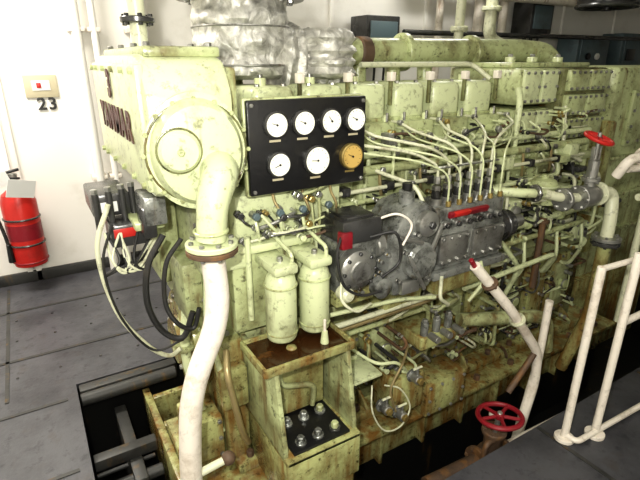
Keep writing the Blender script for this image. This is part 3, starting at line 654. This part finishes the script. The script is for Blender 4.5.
o.pipe([(2.66,1.35,1.12),(2.66,1.3,1.22),(3.4,1.25,1.24)],.026,WHITEP,.06,16);o.pipe([(2.7,1.32,1.16),(3.4,1.2,1.14)],.02,WHITEP,.06,16)
o.flange((2.8,1.3,1.22),(1,0,0),.05,.02,WHITEP,6);o.pipe([(2.8,1.28,1.0),(2.9,1.28,1.0),(2.9,1.28,.2)],.02,CREAM,.06,14);o.done()
o=O('inlet_pipe',ENG)
o.pipe([(1.95,1.62,1.08),(2.05,1.48,1.08),(2.19,1.44,1.07)],.024,GREENHI,.08,16);o.flange((2.14,1.455,1.073),(1,-.2,0),.045,.016,STEEL,6,br=.006);o.done()
o=O('drain_pipe')
o.pipe([(1.57,1.30,.86),(1.80,1.25,.60),(2.08,1.25,.27),(2.10,1.25,.08),(1.98,1.22,-.22)],.024,WHITEP,.07,16)
o.flange((1.66,1.28,.76),(.6,-.1,-.75),.038,.016,RUST,4,br=.006);o.cyl((1.54,1.30,.895),(1.575,1.30,.85),.011,REDD)
o.flange((1.86,1.25,.53),(.6,-.0,-.75),.038,.016,CREAM,4,br=.006)
o.pipe([(2.13,1.27,.55),(2.13,1.27,.2),(1.95,1.22,-.3)],.020,WHITEP,.08,14)
o.pipe([(2.05,1.25,.28),(1.88,1.25,.10)],.016,RUST,.08,14)
o.done()
o=O('bilge_valve')
wx,wy,wz=1.68,1.14,.12
o.wheel((wx,wy,wz),(.02,.12,1),.10,.012,REDD,REDD,5)
o.cyl((wx,wy,wz+.02),(wx+.01,wy+.02,wz-.12),.012,STEEL)
o.flange((1.70,1.17,.0),(0,0,1),.06,.02,RUST,6);o.cyl((1.70,1.17,-.12),(1.70,1.17,.0),.045,RUST)
o.sph((1.70,1.17,-.16),.075,RUST);o.flange((1.62,1.18,-.16),(1,0,0),.075,.022,RUST,6);o.flange((1.78,1.16,-.16),(1,0,0),.075,.022,RUST,6)
o.pipe([(1.3,1.2,-.16),(1.62,1.18,-.16)],.04,RUST);o.pipe([(1.78,1.16,-.16),(2.3,1.14,-.16)],.035,WHITEP)
o.flange((1.74,1.2,.05),(.3,.1,1),.035,.015,WHITEP,4,br=.006);o.pipe([(1.66,1.14,-.02),(1.60,1.13,.0),(1.58,1.13,-.3)],.014,RUST,.03);o.done()
o=O('guard_rail')
o.cyl((1.94,.96,0),(1.94,.96,.90),.018,WHITEP,seg=16);o.cyl((1.94,.96,0),(1.94,.96,.02),.045,WHITEP,seg=20)
o.cyl((2.09,.90,0),(2.09,.90,.95),.018,WHITEP,seg=16);o.cyl((2.09,.9,0),(2.09,.9,.02),.045,WHITEP,seg=20)
o.pipe([(1.94,.96,.89),(2.2,.94,.89),(3.2,.94,.89)],.013,WHITEP)
o.pipe([(2.09,.9,.62),(3.2,.9,.62)],.016,WHITEP);o.pipe([(1.94,.96,.03),(1.94,.90,.03),(2.5,.88,.03)],.014,WHITEP)
o.cyl((3.2,.92,0),(3.2,.92,.92),.018,WHITEP,seg=16);o.done()

# ------------------------------------------------------------------ lights
def area(name,loc,rot,sx,sy,p,col):
    l=bpy.data.lights.new(name,'AREA');l.shape='RECTANGLE';l.size=sx;l.size_y=sy;l.energy=p;l.color=col
    o=bpy.data.objects.new(name,l);sc.collection.objects.link(o);o.location=loc;o.rotation_euler=[math.radians(a) for a in rot];return o
area('ceiling_light_1',(-.6,3.2,3.0),(0,0,0),1.2,.3,90,(1,.95,.86))
area('ceiling_light_2',(3.5,3.3,3.0),(0,0,0),1.2,.3,24,(1,.98,.92))
area('ceiling_light_3',(.9,.5,3.0),(0,0,0),1.2,.4,8,(1,.98,.92))
l=bpy.data.lights.new('camera_flash','POINT');l.energy=130;l.shadow_soft_size=.02;l.color=(1,.975,.90)
f=bpy.data.objects.new('camera_flash',l);sc.collection.objects.link(f);f.location=(-.10,.04,1.86)
w=bpy.data.worlds.new('world');sc.world=w;w.use_nodes=True;w.node_tree.nodes['Background'].inputs[0].default_value=(.9,.95,1,1);w.node_tree.nodes['Background'].inputs[1].default_value=.03
# ------------------------------------------------------------------ camera
cd=bpy.data.cameras.new('camera');cd.lens=27;cd.sensor_width=36;cd.clip_start=.02
cam=bpy.data.objects.new('camera',cd);sc.collection.objects.link(cam);cam.location=(0,0,1.7);cam.rotation_euler=(math.radians(69.5),0,math.radians(-31))
sc.camera=cam
